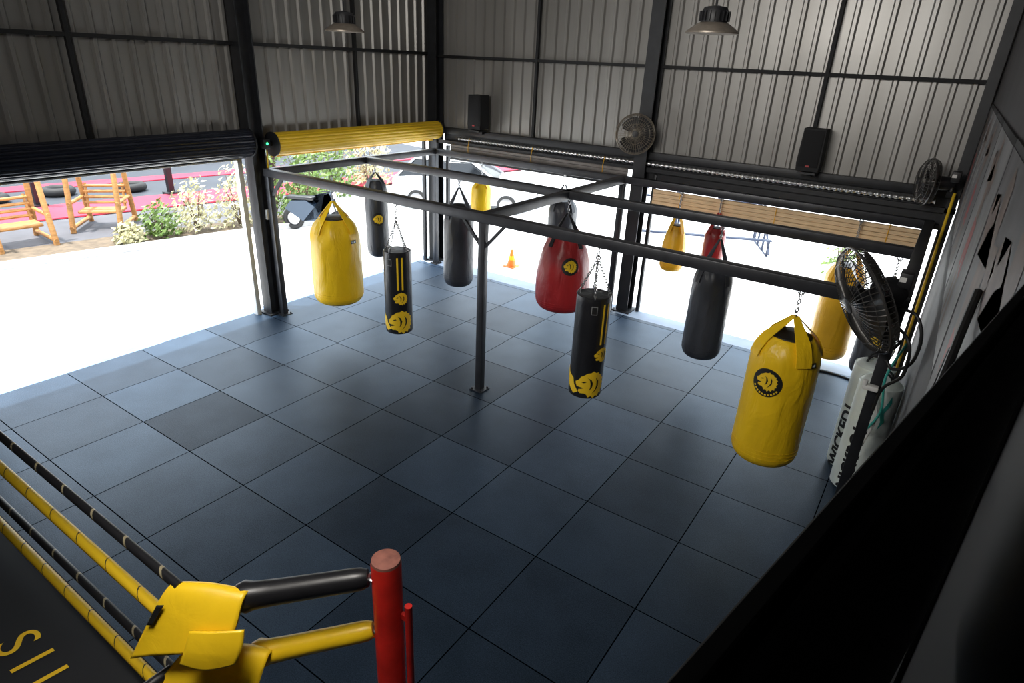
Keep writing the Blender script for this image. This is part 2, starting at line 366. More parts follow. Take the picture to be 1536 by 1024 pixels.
def emblem(top,rf,th,z0,D,ring=True,base=None):
    mk('badge',decal([circ(D/2,40)],rf,th,z0,.005,sub=.02),M['blkp'],top)
    if ring:
        r0,r1=D*.395,D*.45
        polys=[]
        for i in range(10):
            t0=math.pi*(1.14+.074*i);t1=t0+math.pi*.045
            polys.append([(r0*math.cos(t0),r0*math.sin(t0)),(r1*math.cos(t0),r1*math.sin(t0)),(r1*math.cos(t1),r1*math.sin(t1)),(r0*math.cos(t1),r0*math.sin(t1))])
        mk('badge_lettering',decal(polys,rf,th,z0,.008),M['yelflat'],top)
        lion(top,rf,th,z0+D*.05,D*.70,.009)
    else: lion(top,rf,th,z0,D*.76,.009)
def facing(x,y): return math.atan2(CAM.y-y,CAM.x-x)
def chainlinks(mb,a,b,link=.05,r=.006):
    a,b=Vector(a),Vector(b);d=b-a;L=d.length;n=max(2,int(L/(link*.75)));d.normalize();u=d.orthogonal().normalized();w=d.cross(u)
    for i in range(n):
        c=a+d*L*(i+.5)/n;ax=u if i%2 else w;sd=d.cross(ax)
        mb.tube([c+d*math.cos(t)*link*.5+sd*math.sin(t)*link*.28 for t in [2*math.pi*k/10 for k in range(10)]],r,5,closed=True)
GR='punching bags hanging from the rack'
def strapbag(x,y,zb,R,Hb,zt,m,label,profile=None,capm=None,nstr=4,strapw=.07,beamz=H-.12,fold=.03,sm=None,a0=.5):
    top=thing('punching_bag',label,'punching bag',(x,y,zb),0,GR)
    if profile is None:
        profile=[(0,0),(.45,.0),(.8,.018),(.95,.055),(1,.12),(1.0,.3),(1.0,.6),(.985,.8),(.94,.89),(.82,.955),(.66,1.0)]
    pr=[(max(0,a),b) for a,b in catm([(p[0]*R,p[1]*Hb) for p in profile],6)];rf=rfun(pr)
    ph=random.random()*6
    def fn(a,r,z):
        t=max(0,(z/Hb-.72)/.28);t2=max(0,min(1,z/Hb/.5))
        return r*(1+fold*t*math.cos(9*a+ph)+fold*.25*math.cos(5*a+ph*2+z*6)*t2*.5)
    mk('bag_body',MB().rev(pr,56,fn=fn),m,top,ang=60)
    rt=pr[-1][0]
    cap=MB().rev([(0,Hb*.985),(rt*.93,Hb*.985),(rt*.9,Hb+.012),(rt*.3,Hb+.03),(0,Hb+.035)],28);mk('bag_mouth',cap,capm or M['blkp'],top)
    zr=zt-zb
    for i in range(nstr):
        a=2*math.pi*(i+a0)/nstr+facing(x,y)
        pts=[];
        for t in np.linspace(0,1,9):
            if t<.35: z=Hb*(.86+.14*t/.35);r=rf(z)*(1+fold*.6)+.008
            else:
                s=(t-.35)/.65;z=Hb+(zr-Hb)*s;r=(rt*1.03+.006)*(1-s)+.012
            pts.append((r,z,strapw*(1-.6*max(0,(t-.35)/.65))))
        ca,sa=math.cos(a),math.sin(a);vs=[];fs=[]
        for (r,z,w) in pts:
            for sgn in (-1,1):
                for o in (0,.008): vs.append(((r+o)*ca-sgn*w/2*sa,(r+o)*sa+sgn*w/2*ca,z))
        for k in range(len(pts)-1):
            b=k*4;c=b+4;fs+=[(b,b+2,c+2,c),(b+1,c+1,c+3,b+3),(b,c,c+1,b+1),(b+2,b+3,c+3,c+2)]
        mk('strap',MB().add(vs,fs),sm or m,top,ang=60)
    g=MB().ring((0,0,zr+.015),.025,.006,(math.cos(.5),math.sin(.5),0),16)
    chainlinks(g,(0,0,zr+.03),(0,0,beamz-zb),.05,.006)
    g.ring((0,0,beamz-zb-.02),.025,.007,(0,1,0),16);mk('hanging_chain',g,M['chain'],top)
    sm_=MB()
    for q in (.10,.13,.16) : 
        z=Hb*q;sm_.tube([((rf(z)+.001)*math.cos(t),(rf(z)+.001)*math.sin(t),z) for t in np.linspace(0,2*math.pi,49)[:-1]],.003,4,closed=True)
    mk('stitched_seam',sm_,m,top)
    return top,rf
def label_patch(top,rf,th,z,w=.10,h=.05):
    mk('brand_patch',decal([[(-w/2,-h/2),(w/2,-h/2),(w/2,h/2),(-w/2,h/2)]],rf,th,z,.012),M['blkp'],top)
    mk('patch_mark',decal([[(-w*.35,-h*.25),(-w*.25,-h*.25),(-w*.25,h*.25),(-w*.35,h*.25)],[(-w*.25,-h*.25),(-w*.1,-h*.25),(-w*.1,-h*.1),(-w*.25,-h*.1)],[(w*.0,-h*.25),(w*.35,-h*.25),(w*.35,h*.2),(w*.2,h*.2),(w*.2,0),(w*.0,0)]],rf,th,z,.014),M['wht'],top)
PEAR=[(0,0),(.5,.0),(.82,.025),(.97,.08),(1,.16),(1,.40),(.99,.66),(.95,.82),(.80,.93),(.58,1.0)]
SLIM=[(0,0),(.5,.0),(.82,.025),(.97,.08),(1,.16),(1,.40),(1,.7),(.97,.86),(.86,.95),(.70,1.0)]
t,rf=strapbag(-3.14,2.23,.60,.375,1.32,2.17,M['yel'],'wide yellow vinyl punching bag with gathered straps over mats',PEAR,fold=.05,strapw=.1)
label_patch(t,rf,facing(-3.14,2.23)+.75,1.02)
t,rf=strapbag(3.36,2.23,.50,.325,1.38,2.08,M['yel'],'large yellow vinyl punching bag with round black lion badge',fold=.035,strapw=.15,a0=.35)
emblem(t,rf,facing(3.36,2.23)-.33,.97,.29);label_patch(t,rf,facing(3.36,2.23)+.85,1.20)
t,rf=strapbag(3.36,6.2,.2,.28,1.45,1.95,M['yel2'],'amber yellow punching bag hanging beside the back doorway')
t,rf=strapbag(-4.40,4.3,.63,.21,1.42,2.2,M['gry'],'slim charcoal punching bag with small yellow lion print',SLIM)
emblem(t,rf,facing(-4.4,4.3)+.1,.75,.24,False)
strapbag(-2.43,4.3,.50,.26,1.40,2.2,M['gry'],'plain charcoal grey punching bag with rounded base',SLIM)
strapbag(-1.5,6.2,.65,.27,1.2,2.15,M['gry'],'charcoal grey punching bag behind the red one',SLIM)
strapbag(1.97,4.3,.47,.265,1.30,2.15,M['gry'],'plain heavy charcoal punching bag with smooth rounded base',SLIM)
RP=[(0,0),(.5,.0),(.80,.03),(.95,.10),(1,.2),(1.0,.40),(.95,.58),(.82,.78),(.64,.92),(.50,1.0)]
t,rf=strapbag(-.33,4.3,.60,.42,1.22,2.12,M['red'],'red pear-shaped punching bag with small yellow lion print',RP,fold=.05,sm=M['blk'])
emblem(t,rf,facing(-.33,4.3)+.25,.80,.26,False)
strapbag(-3.4,6.2,1.36,.20,.55,2.05,M['yel'],'small yellow punching bag hanging beside the corner column',PEAR)
strapbag(.70,6.2,1.0,.20,.78,2.0,M['yel2'],'small yellow teardrop punching bag in the back doorway',RP)
strapbag(1.36,6.2,1.25,.17,.6,2.1,M['red'],'small red punching bag partly behind the charcoal one',PEAR)
t,rf=strapbag(4.0,4.3,.85,.2,.9,2.1,M['gry'],'dark punching bag with yellow print beside the side wall',PEAR)
emblem(t,rf,facing(4.0,4.3)+.2,.5,.25,False)
def striped(x,y,zb,R,Hb,label,thoff,big_th):
    top=thing('punching_bag',label,'punching bag',(x,y,zb),0,GR)
    pr=[(max(0,a),b) for a,b in catm([(0,0),(R*.6,0),(R*.93,.012),(R,.05),(R,.2),(R,Hb*.5),(R,Hb-.12),(R*.995,Hb-.03),(R*.97,Hb),(R*.9,Hb+.004)],5)];rf=rfun(pr[:-3])
    mk('bag_body',MB().rev(pr,48),M['blk'],top,ang=50)
    g=MB().ring((0,0,Hb-.004),R*.93,.013,seg=40);mk('top_rim',g,M['blk'],top)
    th=facing(x,y)+thoff
    L=Hb-.1
    for u0 in (-.045,0.02):
        mk('yellow_stripe',decal([[(u0,-L*.21),(u0+.024,-L*.21),(u0+.024,L*.21),(u0,L*.21)]],rf,th,Hb*.76,.004),M['yelflat'],top)
    lion(top,rf,th,Hb*.46,.20,.007)
    t2=facing(x,y)+big_th
    lion(top,rf,t2,.20,.37,.004)
    t3=t2-1.55
    mk('mane_graphic',decal([[(-.06,.18),(.0,.10),(.08,.06),(.10,-.02),(.16,-.10),(.10,-.14),(.0,-.06),(-.04,.0),(-.10,.04),(-.14,-.08),(-.22,-.12),(-.18,.02),(-.12,.12)]],rf,t3,.2,.004),M['yelflat'],top)
    mk('label_box',decal([[(-.035,-.05),(.035,-.05),(.035,.05),(-.035,.05)]],rf,th-.75,Hb-.13,.004),mat('grey_tag',(.2,.2,.2),.5),top)
    mk('label_box',decal([[(-.027,-.042),(.027,-.042),(.027,.042),(-.027,.042)]],rf,th-.75,Hb-.13,.006),M['blkp'],top)
    zj=min(H-.16-zb,Hb+.42)
    for i in range(4):
        a=th+math.pi/4+i*math.pi/2;g=MB();px,py=R*.9*math.cos(a),R*.9*math.sin(a)
        g.ring((px,py,Hb+.012),.02,.005,(-math.sin(a),math.cos(a),0),12)
        chainlinks(g,(px,py,Hb+.02),(0,0,zj),.045,.006);mk('chain',g,M['chain'],top)
    g=MB();g.ring((0,0,zj+.01),.025,.008,(0,1,0),14);g.rev([(0,zj+.02),(.016,zj+.02),(.016,zj+.04),(0,zj+.04)],12)
    if H-.12-zb>zj+.08: chainlinks(g,(0,0,zj+.04),(0,0,H-.12-zb),.045,.006)
    mk('swivel_hook',g,M['chain'],top)
    return top
striped(-1.86,2.23,.46,.195,1.22,'slim black punching bag with yellow stripes and lion graphic on chains',.15,.1)
striped(1.24,2.23,.51,.20,1.27,'black punching bag with yellow side stripes and lion graphic on chains',.85,.35)
def whitebag(x,y,label,txt,dth):
    R=.205;top=thing('punching_bag',label,'punching bag',(x,y,.0),0)
    pr=[(max(0,a),b) for a,b in catm([(0,0),(R*.7,0),(R*.95,.03),(R,.09),(R,.5),(R,1.22),(R*.95,1.30),(R*.6,1.34),(0,1.34)],5)];rf=lambda z:R
    mk('bag_body',MB().rev(pr,44),M['wht'],top,ang=60)
    th=facing(x,y)
    mk('printed_lettering',textdecal(txt,.185,rf,th+dth,.44,.005,rot=math.pi/2,bold=.008),M['blkp'],top)
    mk('printed_swirl',decal([[(-.02,-.2),(.03,-.1),(.0,.0),(.05,.12),(.03,.2),(.0,.1),(-.04,0),(-.01,-.1)]],rf,th+.5,1.05,.005),M['teal'],top)
    for i in range(2):
        g=MB().tube([(.09*math.cos(a)*1,(.05 if i else -.05),1.33+.1*math.sin(a)) for a in np.linspace(0,math.pi,10)],.012,6);mk('handle_strap',g,M['blk'],top)
whitebag(4.10,3.50,'white punching bag with bold black lettering standing against wall','WICKED1',-.6)
whitebag(4.205,3.07,'second white punching bag with black lettering and teal cables','NICKBO1',-.25)
# ================================================================= LAMPS, SPEAKERS, FANS
def lamp(x,y,z):
    top=thing('pendant_lamp','black high-bay pendant lamp with flared metal shade','lamp',(x,y,z),0,'pendant lamps under the roof')
    mk('lamp_shade',MB().rev([(.255,0),(.262,.0),(.262,.015),(.20,.06),(.145,.095),(.13,.10),(.125,.09),(.19,.05),(.245,.01)],36),mat('brushed_shade',(.26,.22,.18),.4,.5,.2,12),top)
    mb=MB().rev([(0,.09),(.125,.09),(.13,.105),(.13,.20),(.11,.235),(.03,.25),(0,.25)],28)
    for i in range(20):
        a=2*math.pi*i/20;mb.box((.135*math.cos(a),.135*math.sin(a),.155),(.03,.006,.09),Matrix.Rotation(a,3,'Z'))
    mk('lamp_housing',mb,M['plas'],top)
    mk('lamp_lens',MB().rev([(0,.04),(.10,.04),(.12,.08),(0,.085)],24),mat('lens_glass',(.35,.33,.30),.25),top)
    mk('suspension_rod',MB().tube([(0,0,.24),(0,0,ZC-z)],.012,8),M['steel'],top)
lamp(-3.04,2.57,4.42);lamp(1.87,2.98,4.50)
def speaker(x,y,z,label,s=.16,h=.62):
    top=thing('loudspeaker',label,'speaker',(x,y,z),0,'wall loudspeakers')
    mb=MB();poly=[(-s*.92,0),(s*.92,0),(s,.1),(s*.92,h),(-s*.92,h),(-s,.1)];mb.prism(poly,-.14,.14);mk('cabinet',mb,M['matte'],top)
    mb=MB().box((0,-.146,h*.53),(s*1.65,.010,h*.86),bev=.004);mk('front_grille',mb,mat('speaker_grille',(.008,.008,.009),.9),top)
    mb=MB().box((0,-.154,.07),(.05,.006,.025));mk('badge_plate',mb,mat('badge_red',(.4,.03,.03),.4),top)
    mb=MB().box((0,.0,-.03),(.25,.3,.03));mb.box((0,.12,-.06),(.08,.1,.08));mk('support_bracket',mb,M['steel'],top)
speaker(-3.55,6.25,2.92,'black loudspeaker on bracket beside the corner column',.155)
speaker(2.50,6.25,2.90,'black loudspeaker on bracket above the slatted shutter',.16,.58)
def fan(loc,nrm,R,label,mount,wire=.0032,wm='grill',ctrl=False,sc=1,nw=40):
    top=thing('electric_fan',label,'fan',loc,0,'mounted black fans');n=Vector(nrm).normalized()
    mb=MB();u=Vector((0,0,1)).cross(n).normalized();w=n.cross(u)
    for d,rr in ((.10,.25),(.10,.5),(.085,.75),(.05,.93),(.0,1.0),(-.06,.93),(-.09,.6)): mb.ring(n*d*sc,R*rr,.004 if rr<1 else .012,n,40,5)
    for i in range(nw):
        a=2*math.pi*i/nw;e=u*math.cos(a)+w*math.sin(a)
        mb.tube([n*.105*sc+e*.05,n*.10*sc+e*R*.5,n*.085*sc+e*R*.75,n*.05*sc+e*R*.93,e*R,n*-.06*sc+e*R*.93,n*-.09*sc+e*R*.6,n*-.10*sc+e*R*.25],wire,4)
    mk('wire_guard',mb,M[wm],top)
    mk('guard_hub',MB().rev([(0,.0),(R*.17,0),(R*.15,.018),(0,.024)],24,n*.10*sc,axis=n),M['plas'],top)
    for k in range(3):
        vs=[];fs=[];a0=2*math.pi*k/3
        for i in range(7):
            r=R*(.14+.74*i/6)
            for j in range(5):
                a=a0+(-.75+1.5*j/4)*(1 if i<6 else .9)*(.6+.4*math.sin(math.pi*i/7));e=u*math.cos(a)+w*math.sin(a)
                vs.append(e*r+n*(.045-.09*j/4))
        for i in range(6):
            for j in range(4): b=i*5+j;fs.append((b,b+1,b+6,b+5))
        mk('fan_blade',MB().add(vs,fs),M['blade'],top,ang=80)
    mk('motor_housing',MB().rev([(0,0),(R*.24,0),(R*.3,.04),(R*.29,.15),(R*.18,.22),(0,.23)],24,-n*.08,axis=-n),M['plas'],top)
    m0=Vector(mount)-Vector(loc)
    mb=MB().tube([-n*.2,-n*.3+Vector((0,0,-.04)),m0],.02,8);mb.box(m0,(.08,.08,.14),bev=.01);mk('mounting_arm',mb,M['steel'],top)
    if ctrl:
        mk('control_box',MB().box(-n*.30+Vector((0,-.06,.10)),(.10,.16,.13),bev=.012),M['plas'],top)
        mk('white_sticker',MB().box(-n*.30+Vector((-.02,-.142,.11)),(.05,.004,.04)),M['white'],top)
    return top
fan((-.16,6.02,3.16),(.35,-.85,.1),.31,'round black wall fan mounted on the back column',(-.13,6.26,2.95),wm='grill2')
fan((3.90,1.98,2.44),(-.85,-.45,-.45),.47,'large black industrial fan tilted down on the rack post',(4.16,2.2,2.2),.0045,ctrl=True,sc=1.3,nw=60)
fan((4.0,5.9,2.98),(-.95,-.30,.0),.29,'black wall fan beside the side wall corner',(4.28,6.2,2.85),ctrl=True)
mb=MB().box((0,0,0),(.06,.09,.16),bev=.008);solo('switch_box','small grey electrical switch box on the black column','switch box',mb,mat('grey_plastic',(.5,.5,.48),.5),(XW+.21,2.2,1.72))
mb=MB().tube([(XW+.22,2.30,2.75),(XW+.22,2.28,2.3),(XW+.22,2.22,1.8)],.012,8);solo('conduit','thin yellow conduit down the black column','pipe',mb,M['yelflat'])
mb=MB().tube([(4.33,6.15,2.85),(4.33,6.12,1.6),(4.33,6.1,.0)],.018,8);solo('conduit','yellow conduit pipe down the side wall corner','pipe',mb,M['yelflat'])
mb=MB().tube([(4.35,-1.15,2.95),(4.35,-1.15,.0)],.03,10);solo('conduit','yellow and black pipe on the dark side wall','pipe',mb,M['pipe'])
CB=[('teal','teal cable hanging beside the white bags',[(4.30,2.7,1.9),(4.22,2.75,1.5),(4.27,2.7,1.15),(4.18,2.65,.9)]),
('cable','black cable hanging beside the white bags',[(4.25,2.75,1.9),(4.12,2.75,1.5),(4.2,2.72,1.15),(4.15,2.68,.9)]),
('white','white cable hanging beside the white bags',[(4.22,2.72,1.8),(4.16,2.76,1.4),(4.25,2.72,1.05),(4.18,2.6,.7)]),
('cable','thick black cable looping from the large fan',[(4.12,2.05,2.40),(4.28,1.95,2.42),(4.37,1.9,2.25),(4.36,1.95,2.0),(4.25,2.1,1.85),(4.18,2.15,1.9)]),
('cable','black cable looping down from the large fan',[(4.14,2.0,2.30),(4.30,1.85,2.2),(4.33,1.9,1.9),(4.22,2.1,1.65),(4.2,2.14,1.4)]),
('cable','black cable hanging along the dark side wall',[(4.39,-1.2,3.5),(4.36,-1.5,3.30),(4.33,-1.9,3.2),(4.34,-2.25,3.28),(4.39,-2.45,3.45)]),
('cable','second black cable drooping along the dark side wall',[(4.39,-1.0,3.2),(4.35,-1.4,3.0),(4.33,-1.9,2.95),(4.36,-2.3,3.1)])]
for mm,lb,pts in CB: solo('cable',lb,'cable',MB().tube(catm(pts,5),.012 if 'teal' in lb or 'white cable' in lb else .014,8),M[mm])
sb=thing('cable_clamp','small white plastic clamp on the rack post','clamp',(4.13,2.12,1.62))
mk('clamp_body',MB().box((0,0,0),(.13,.07,.05),bev=.012),M['white'],sb);mk('clamp_screw',MB().rev([(0,0),(.02,0),(.02,.05),(0,.055)],12,(-.05,-.02,.02)),M['white'],sb)
mb=MB().tube(catm([(4.0,5.9,.015),(3.7,6.0,.015),(3.46,6.02,.015),(3.2,5.95,.015),(3.05,6.05,.015)],5),.015,8);solo('rope','dark rope lying on the mats by the back doorway','rope',mb,M['cable'])
# framed photo panels on the side wall: backing, dark frame, printed fighter silhouettes
M['pgrey']=mat('poster_grey_print',(.085,.085,.09),.55,0,.35,2.5)
M['pdark']=mat('poster_dark_print',(.045,.045,.05),.55,0,.4,3)
M['plight']=mat('poster_light_print',(.14,.14,.145),.55,0,.3,3)
M['pred']=mat('poster_red_print',(.22,.03,.03),.55,0,.2,3)
M['pskin']=mat('poster_skin_print',(.12,.085,.07),.55,0,.25,4)
for k_ in ('pgrey','pdark','plight','pred','pskin'): M[k_].node_tree.nodes['Principled BSDF'].inputs['Specular IOR Level'].default_value=.2
BODY=[(-.10,.56),(.0,.60),(.08,.54),(.07,.44),(.18,.40),(.30,.30),(.42,.42),(.36,.48),(.30,.42),(.20,.50),(.10,.44),(.14,.10),(-.16,.10),(-.17,.36),(-.30,.26),(-.36,.40),(-.28,.44),(-.14,.42),(-.12,.46)]
SHORT=[(-.17,.10),(.15,.10),(.22,-.22),(.03,-.22),(-.01,-.08),(-.06,-.22),(-.26,-.22)]
LEGS=[(-.25,-.22),(-.07,-.22),(-.12,-.58),(-.24,-.58)]
LEG2=[(.04,-.22),(.21,-.22),(.26,-.58),(.14,-.58)]
yy=6.3;kinds=[('pdark','pred','dark printed fighter poster panel on the side wall'),('plight','pdark','grey poster panel with dark fighter print'),('pgrey','pred','grey poster panel with fighter in red shorts'),('plight','pred','grey glossy poster panel with fighter print'),('pgrey','pred','large grey poster panel with red-shorted fighter print')]
for i,wd in enumerate((1.5,1.5,1.6,1.8,2.4)):
    hh=1.25 if i<4 else 1.9;zc=3.32 if i<4 else 3.0
    bg_,sh_,lb=kinds[i];top=thing('poster',lb,'poster',(XR-.001,yy-wd/2,zc),0,'fighter posters on the side wall')
    mk('poster_frame',MB().box((-.006,0,0),(.012,wd-.03,hh),bev=.002),M['matte'],top)
    mk('poster_print',MB().box((-.0135,0,0),(.003,wd-.10,hh-.07)),M[bg_],top)
    sc=hh*.78
    for nm,pl,mm in (('printed_torso',BODY,'pskin'),('printed_shorts',SHORT,sh_),('printed_leg',LEGS,'pskin'),('printed_leg',LEG2,'pskin')):
        for cx in ((0,) if wd<2 else (-.5,.55)):
            vs=[(-.0165,cx+p[0]*sc,p[1]*sc) for p in pl];m_=MB().add(vs,[tuple(range(len(vs)))])
            mk(nm,m_,M[mm],top,smooth=False)
    yy-=wd
# ================================================================= TV on bracket
K=Vector((4.358,-2.719,4.004));d=Vector((.19,.982,0)).normalized();nn=Vector((d.y,-d.x,0))
L=1.32;Ht=.74
tv=thing('television','black flat television seen from behind on wall bracket','television',K-d*L/2+Vector((0,0,-Ht/2)))
R=Matrix((d,-nn,Vector((0,0,1)))).transposed()
mk('screen_panel',MB().box(nn*.004,(L,.008,Ht),R,bev=.001,seg=1),M['matte'],tv)
mk('back_shell',MB().box(nn*.0125,(L-.03,.009,Ht-.03),R,bev=.002,seg=1),M['matte'],tv)
mk('wall_bracket',MB().bar(nn*.03+Vector((0,.48,-.12)),nn*.03+Vector((.012,.70,-.12)),.02,.03).bar(nn*.03+Vector((0,.5,-.25)),nn*.03+Vector((0,.5,.1)),.02,.03),M['steel'],tv)
# ================================================================= RING
RZ=.9
rp=thing('boxing_ring','black boxing ring platform with yellow lettered canvas','boxing ring',(-.9,-5.7,0))
mk('ring_platform',MB().box((-.02,0,RZ/2-.01),(6.1,5.5,RZ-.02)),M['canvas'],rp)
mk('ring_canvas',MB().box((-.02,0,RZ-.005),(6.16,5.56,.03),bev=.01),M['canvas'],rp)
for ch,lx in (('S',.40),('I',.60),('L',.82)):
    bm=textmesh(ch,.30,.12,0)
    for v in bm.verts: v.co=Vector((v.co.x*1.05+lx+.9,v.co.y+2.385,RZ+.0125))
    mk('canvas_letter',MB().bm(bm),M['yelflat'],rp,smooth=False)
for i,(zz,mm,cl,rr) in enumerate(((2.08,'ropeb','black',.021),(1.76,'ropey','yellow',.029),(1.36,'ropeb','black',.022),(1.05,'ropey','yellow',.030))):
    solo('ring_rope','%s padded boxing ring rope running to the corner pad'%cl,'ring rope',MB().tube([(1.98,-3.0,zz),(-.6,-3.0,zz-.004),(-3.6,-3.0,zz)],rr,12),M[mm],group='ring ropes')
for i,(zz,mm,cl) in enumerate(((1.66,'ropeb','black'),(1.36,'ropey','yellow'),(1.05,'ropeb','black'))):
    solo('ring_rope','%s padded ring rope leaving the underside of the corner pad'%cl,'ring rope',MB().tube([(1.96,-3.10,zz),(1.96,-8.2,zz)],.026,12),M[mm],group='ring ropes')
px,py=2.65,-2.45
pt=thing('ring_post','red round steel boxing ring corner post','ring post',(px,py,0))
mk('post_tube',MB().rev([(0,0),(.066,0),(.066,2.18),(.062,2.195)],36),M['redp'],pt)
mk('post_cap',MB().rev([(0,2.19),(.064,2.19),(.062,2.203),(0,2.206)],36),M['rust'],pt)
mk('side_rail',MB().tube([(.105,.02,0.02),(.105,.02,1.98)],.017,12).bar((.04,.02,1.9),(.1,.02,1.9),.02,.03).bar((.04,.02,.6),(.1,.02,.6),.02,.03),M['redp'],pt)
def turnb(a,b,r,m,label):
    a,b=Vector(a),Vector(b);P=[a.lerp(b,t) for t in (0,.06,.12,.3,.5,.7,.88,.95,1)]
    top=thing('turnbuckle',label,'turnbuckle',tuple(a))
    rr=[r*1.1,r*1.30,r*1.12,r*1.04,r,r*.97,r*.95,r*.9,r*.7]
    mk('padded_sleeve',MB().tube([p-a for p in P],rr,24),m,top,ang=60)
    mk('turnbuckle_eye',MB().ring(b-a+(b-a).normalized()*.02,.022,.008,(0,0,1),16),M['chain'],top)
M['blks']=mat('black_sleeve_vinyl',(.012,.012,.014),.34,0,.2,6,.2,9,bdist=.01)
turnb((2.17,-2.86,2.02),(2.59,-2.50,2.10),.053,M['blks'],'black padded turnbuckle sleeve linking ropes to red post')
turnb((2.18,-2.84,1.66),(2.59,-2.49,1.78),.050,M['yelp'],'yellow padded turnbuckle sleeve linking ropes to red post')
turnb((2.15,-2.86,1.3),(2.59,-2.49,1.36),.042,M['blks'],'lower black padded turnbuckle sleeve below corner pad')
def sheet(top,name,rows,m,th=.02,sub=3):
    vs=[p for r in rows for p in r];nc=len(rows[0]);fs=[(i*nc+j,i*nc+j+1,(i+1)*nc+j+1,(i+1)*nc+j) for i in range(len(rows)-1) for j in range(nc-1)]
    o=mk(name,MB().add(vs,fs),m,top,ang=180)
    q=o.modifiers.new('q','SUBSURF');q.levels=sub;q.render_levels=sub;q.boundary_smooth='PRESERVE_CORNERS'
    s=o.modifiers.new('s','SOLIDIFY');s.thickness=th;s.offset=0;return o
cp=thing('corner_pad','yellow vinyl corner cover wrapped over the ring rope corner','corner pad',(2.0,-3.0,2.0))
B=Vector((2.0,-3.0,2.0))
def rel(l,o=(0,0,0)): return [tuple(Vector(p)-B+Vector(o)) for p in l]
sheet(cp,'pad_cover',[rel([(1.95,-2.93,1.98),(2.04,-2.87,2.0),(2.13,-2.83,2.0),(2.20,-2.78,1.98)]),
    rel([(1.95,-3.00,2.11),(2.05,-2.94,2.12),(2.14,-2.89,2.11),(2.23,-2.84,2.10)]),
    rel([(1.94,-3.07,2.04),(2.04,-3.02,2.06),(2.14,-2.97,2.05),(2.25,-2.90,2.05)]),
    rel([(1.91,-3.13,1.92),(2.02,-3.08,1.95),(2.14,-3.03,1.97),(2.27,-2.94,1.97)]),
    rel([(1.86,-3.20,1.76),(1.97,-3.16,1.82),(2.10,-3.10,1.86),(2.24,-3.0,1.90)])],M['yelp'],.018)
sheet(cp,'pad_cover',[rel([(2.0,-2.98,1.70),(2.10,-2.90,1.72),(2.18,-2.84,1.72),(2.26,-2.78,1.68)]),
    rel([(2.00,-3.05,1.76),(2.11,-2.98,1.80),(2.20,-2.90,1.79),(2.28,-2.82,1.74)]),
    rel([(1.98,-3.13,1.68),(2.12,-3.06,1.72),(2.22,-2.97,1.70),(2.30,-2.88,1.68)]),
    rel([(1.92,-3.22,1.56),(2.08,-3.16,1.56),(2.20,-3.06,1.58),(2.31,-2.93,1.60)])],M['yelp'],.018)
sheet(cp,'strap_flap',[rel([(2.13,-3.06,1.98),(2.22,-3.01,1.99),(2.31,-2.93,1.99)]),rel([(2.14,-3.10,1.91),(2.23,-3.06,1.90),(2.33,-2.96,1.92)]),rel([(2.12,-3.12,1.84),(2.22,-3.08,1.82),(2.31,-2.99,1.85)])],M['yelp'],.012)
sheet(cp,'brand_patch',[rel([(1.945,-3.08,2.02),(1.975,-3.065,2.027)],(.008,-.012,.014)),rel([(1.92,-3.125,1.93),(1.945,-3.115,1.937)],(.008,-.012,.014))],M['blkp'],.004)
# ================================================================= OUTSIDE
g=MB().box((-5,10,-.09),(110,100,.1));gnd=mk('pavement',g,M['conc']);gnd['label']='sunlit white concrete paving outside the open doorways';gnd['category']='ground';gnd['kind']='structure'
def leafy(name,loc,R,n,m,label,hz=1.0,size=.07):
    mb=MB()
    for i in range(n):
        while True:
            p=Vector((random.uniform(-1,1),random.uniform(-1,1),random.uniform(0,1)))
            if p.length<1.15 and p.length>.3 and random.random()<1.25-p.length: break
        c=Vector((p.x*R,p.y*R,p.z*hz+.05));a=Vector((random.gauss(0,1),random.gauss(0,1),random.gauss(0,1)+.4)).normalized();b=a.orthogonal().normalized();q=a.cross(b)
        s=size*random.uniform(.6,1.4)
        mb.add([c-b*s*.4,c+q*s*.4,c+b*s*1.4,c-q*s*.4],[(0,1,2,3)])
    top=thing(name,label,'plant',loc);mk('foliage',mb,m,top,smooth=False)
    st=MB()
    for k in range(6):
        a=k*1.05;st.tube([(0,0,0),(.3*R*math.cos(a),.3*R*math.sin(a),hz*.45),(.65*R*math.cos(a),.65*R*math.sin(a),hz*.8)],[.02,.014,.006],6)
    mk('stems',st,M['bark'],top);return top
A=Vector((-10.66,.16,0));Bv=Vector((-9.5,5.6,0));dv=(Bv-A).normalized();nv=Vector((-dv.y,dv.x,0));AZ=math.atan2(dv.y,dv.x)
def P(s,o,z=0): q=A+dv*s+nv*o;return (q.x,q.y,z)
mb=MB().bar(P(-9,0,.0),P(7.2,0,.0),.14,.22,.02);solo('kerb','grey concrete kerb edging the planting bed','kerb',mb,M['curb'])
mb=MB().box((0,0,0),(16.2,1.0,.12));o=solo('planting_bed','brown soil bed behind the concrete kerb','planting bed',mb,M['dirt'],P(-.9,.6,.0),AZ)
mb=MB().box((0,0,0),(17,2.4,.08));o=solo('side_path','grey paved path under the wooden benches','path',mb,M['asph'],P(-1,2.3,.0),AZ)
for i,(s,off,R_,hz,mm,lab) in enumerate([(3.1,.5,.42,.8,'leaf','low green shrub beside the kerb'),(3.95,.6,.5,1.25,'leafp','tall pale flowering shrub beside the kerb'),(4.95,.6,.5,1.5,'leafp','tall pale flowering shrub beside the kerb'),(5.9,.6,.48,1.7,'leaf','tall green shrub beside the driveway'),(2.4,.3,.3,.45,'leafp','low pale shrub beside the kerb'),(6.8,.7,.5,1.6,'leaf','tall green shrub beside the driveway')]):
    leafy('shrub',P(s,off,.05),R_,520,M[mm],lab,hz)
